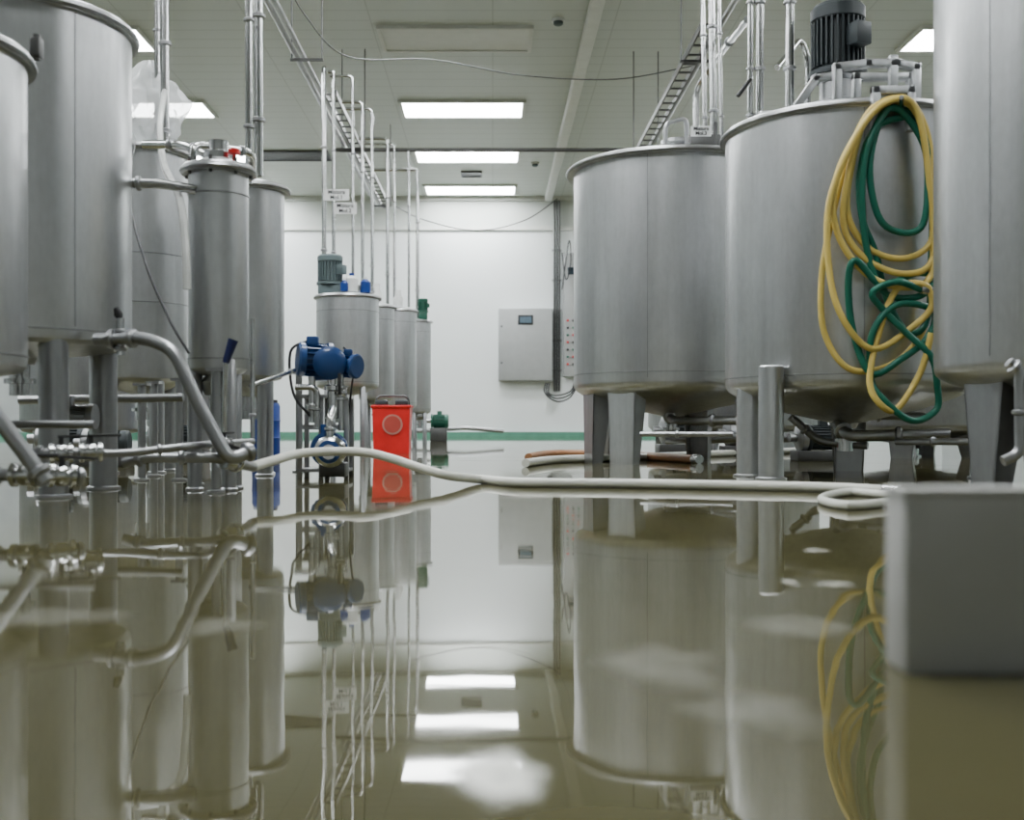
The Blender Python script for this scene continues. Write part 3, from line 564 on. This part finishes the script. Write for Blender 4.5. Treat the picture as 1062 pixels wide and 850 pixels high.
# ---------------------------------------------------------------- floor hoses
def fh(pts,r,label,mt=HWHITE,pre=(),name='floor_hose'):
    P=[Vector(q) for q in pre]+[FL(u,v,r) for u,v in pts]
    t=thing(name,P[-1],label,'hose'); MB().tube(P,r,seg=12,res=8).out('hose_tube',mt,t)
    d=P[-1]-P[-2]; m=MB(); m.lathe([(r,0),(r*1.3,0.006),(r*1.3,0.05),(r*1.05,0.055)],P[-1],d,seg=16); m.out('hose_coupling',PIPE,t); return t
fh([(500,497),(540,500),(640,501),(760,503),(850,505),(915,508)],0.0150,'milky white hose running past the pump and along the wet floor',pre=[W(262,484,3.1),W(285,477,3.3),W(312,470,3.6),W(345,468,3.70),W(378,469,3.64),W(405,475,3.58),W(435,485,3.52),W(465,493,3.48)])
fh([(545,480),(580,476),(650,474),(745,470),(850,466)],0.02,'pale hose lying under the large tanks')
fh([(548,474),(575,470),(640,471),(720,476)],0.022,'brown rubber hose lying under the large tanks',mt=HBRN)
fh([(925,520),(880,524),(852,517),(880,510),(930,514)],0.011,'looped translucent hose end on the wet floor')
for (pts,r) in [([W(690,430,5.8),W(700,436,5.6),W(780,436,5.3),W(800,445,5.1)],0.022),([W(664,450,5.0),W(760,450,4.9)],0.012),([W(868,440,4.2),W(880,452,4.1),W(985,450,4.0)],0.022),([W(880,430,4.3),W(960,432,4.2)],0.016),([W(1046,375,2.8),W(1058,385,2.8),W(1058,470,2.8),W(1040,478,2.8)],0.014),([W(930,458,4.0),W(1030,458,3.6)],0.012),([W(820,432,4.4),W(850,458,4.4),W(900,462,4.3)],0.016),([W(690,455,6.4),W(900,452,6.2)],0.03)]:
    pipe(pts,r,'steel outlet pipe running beneath the large tanks',clamps=[(0,0.5),(1,0.5)] if len(pts)>2 else [(0,0.4)],group='outlet pipes beneath the large tanks',rad=0.04,mt=STEELD)
p=Vector(((455-511)*13.0/F,13.0,0)); t=thing('green_pump',p,'small green pump with steel outlet standing near the wall','pump')
motor(t,p+Vector((-0.08,0,0.24)),(1,0,0),0.08,0.2,GREENP,term=(0,0,1)); MB().box(p+Vector((0.0,0,0.08)),(0.2,0.16,0.16),0.01).out('pump_base',DARKM,t)
m=MB(); m.elbow([p+Vector((-0.09,0,0.24)),p+Vector((-0.2,0,0.24)),p+Vector((-0.2,0,0.45))],0.025,0.06); clamp(m,p+Vector((-0.2,0,0.38)),(0,0,1),0.025); m.out('outlet_pipe',PIPE,t)
pipe([p+Vector((-0.5,0.15,0.1)),p+Vector((0.3,0.15,0.16)),p+Vector((0.78,0.15,0.12))],0.025,'low steel pipe near the wall',clamps=[(0,0.5)],mt=STEELD)
# ---------------------------------------------------------------- grey box
t=thing('grey_floor_box',(0.41,0.90,0),'matte grey rectangular floor junction box close to the water','box')
MB().box((0.445,0.895,0.072),(0.23,0.045,0.144),0.003).out('box_body',GBOX,t)
MB().box((0.445,0.895,0.1455),(0.234,0.05,0.006),0.001).out('box_lid',GBOX,t)
# pale patches and painted glare on the water
def blob(u,v,w,h,seed,label,mt=GLARE):
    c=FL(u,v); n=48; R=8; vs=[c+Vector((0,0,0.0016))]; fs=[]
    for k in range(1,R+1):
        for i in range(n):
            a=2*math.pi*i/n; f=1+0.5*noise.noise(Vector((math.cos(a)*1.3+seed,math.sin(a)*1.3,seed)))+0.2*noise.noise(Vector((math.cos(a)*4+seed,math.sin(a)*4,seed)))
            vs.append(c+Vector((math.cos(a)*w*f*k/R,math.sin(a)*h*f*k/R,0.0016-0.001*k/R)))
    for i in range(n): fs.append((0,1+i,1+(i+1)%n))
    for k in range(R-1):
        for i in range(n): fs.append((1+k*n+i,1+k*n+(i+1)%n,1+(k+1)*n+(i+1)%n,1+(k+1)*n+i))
    o=MB().add(vs,fs).out('pale_patch',mt,loc=c,label=label,cat='pale_blotch',group='pale patches',kind='stuff')
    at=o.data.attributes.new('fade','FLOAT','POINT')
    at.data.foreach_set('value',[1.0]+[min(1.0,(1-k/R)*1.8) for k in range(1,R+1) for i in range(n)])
blob(516,806,0.028,0.052,2.2,'white painted glare patch on the wet floor')  # ceiling light reflection smeared on the water, painted as a pale patch
for (u,v,w,h,s) in [(846,571,0.022,0.03,5.2),(865,606,0.03,0.02,8.9),(820,604,0.012,0.03,3.0)]: blob(u,v,w,h,s,'pale painted glare patch on the wet floor',GLARES)  # pale reflection blotches painted onto the water as small patches
for (u,v,w,h,s) in [(690,690,0.05,0.09,6.0),(830,650,0.06,0.07,1.0),(790,740,0.05,0.05,4.4),(60,640,0.08,0.06,9.1),(230,650,0.05,0.05,12.0)]: blob(u,v,w,h,s,'thin translucent pale film on the wet floor',PALEFILM)  # faint pale film, fading out towards its edges
# ---------------------------------------------------------------- world & camera
w=bpy.data.worlds.new('world'); bpy.context.scene.world=w; w.use_nodes=True
w.node_tree.nodes['Background'].inputs[0].default_value=(0.7,0.75,0.7,1); w.node_tree.nodes['Background'].inputs[1].default_value=0.3
cd=bpy.data.cameras.new('camera'); cam=bpy.data.objects.new('camera',cd); bpy.context.collection.objects.link(cam)
cam.location=(0,0,CAM); cam.rotation_euler=(math.pi/2,0,0)
cd.sensor_width=36; cd.lens=36*F/1062; cd.shift_x=20/1062; cd.shift_y=15/1062; cd.clip_start=0.02
cd.dof.use_dof=True; cd.dof.focus_distance=5.4; cd.dof.aperture_fstop=3.4
bpy.context.scene.camera=cam
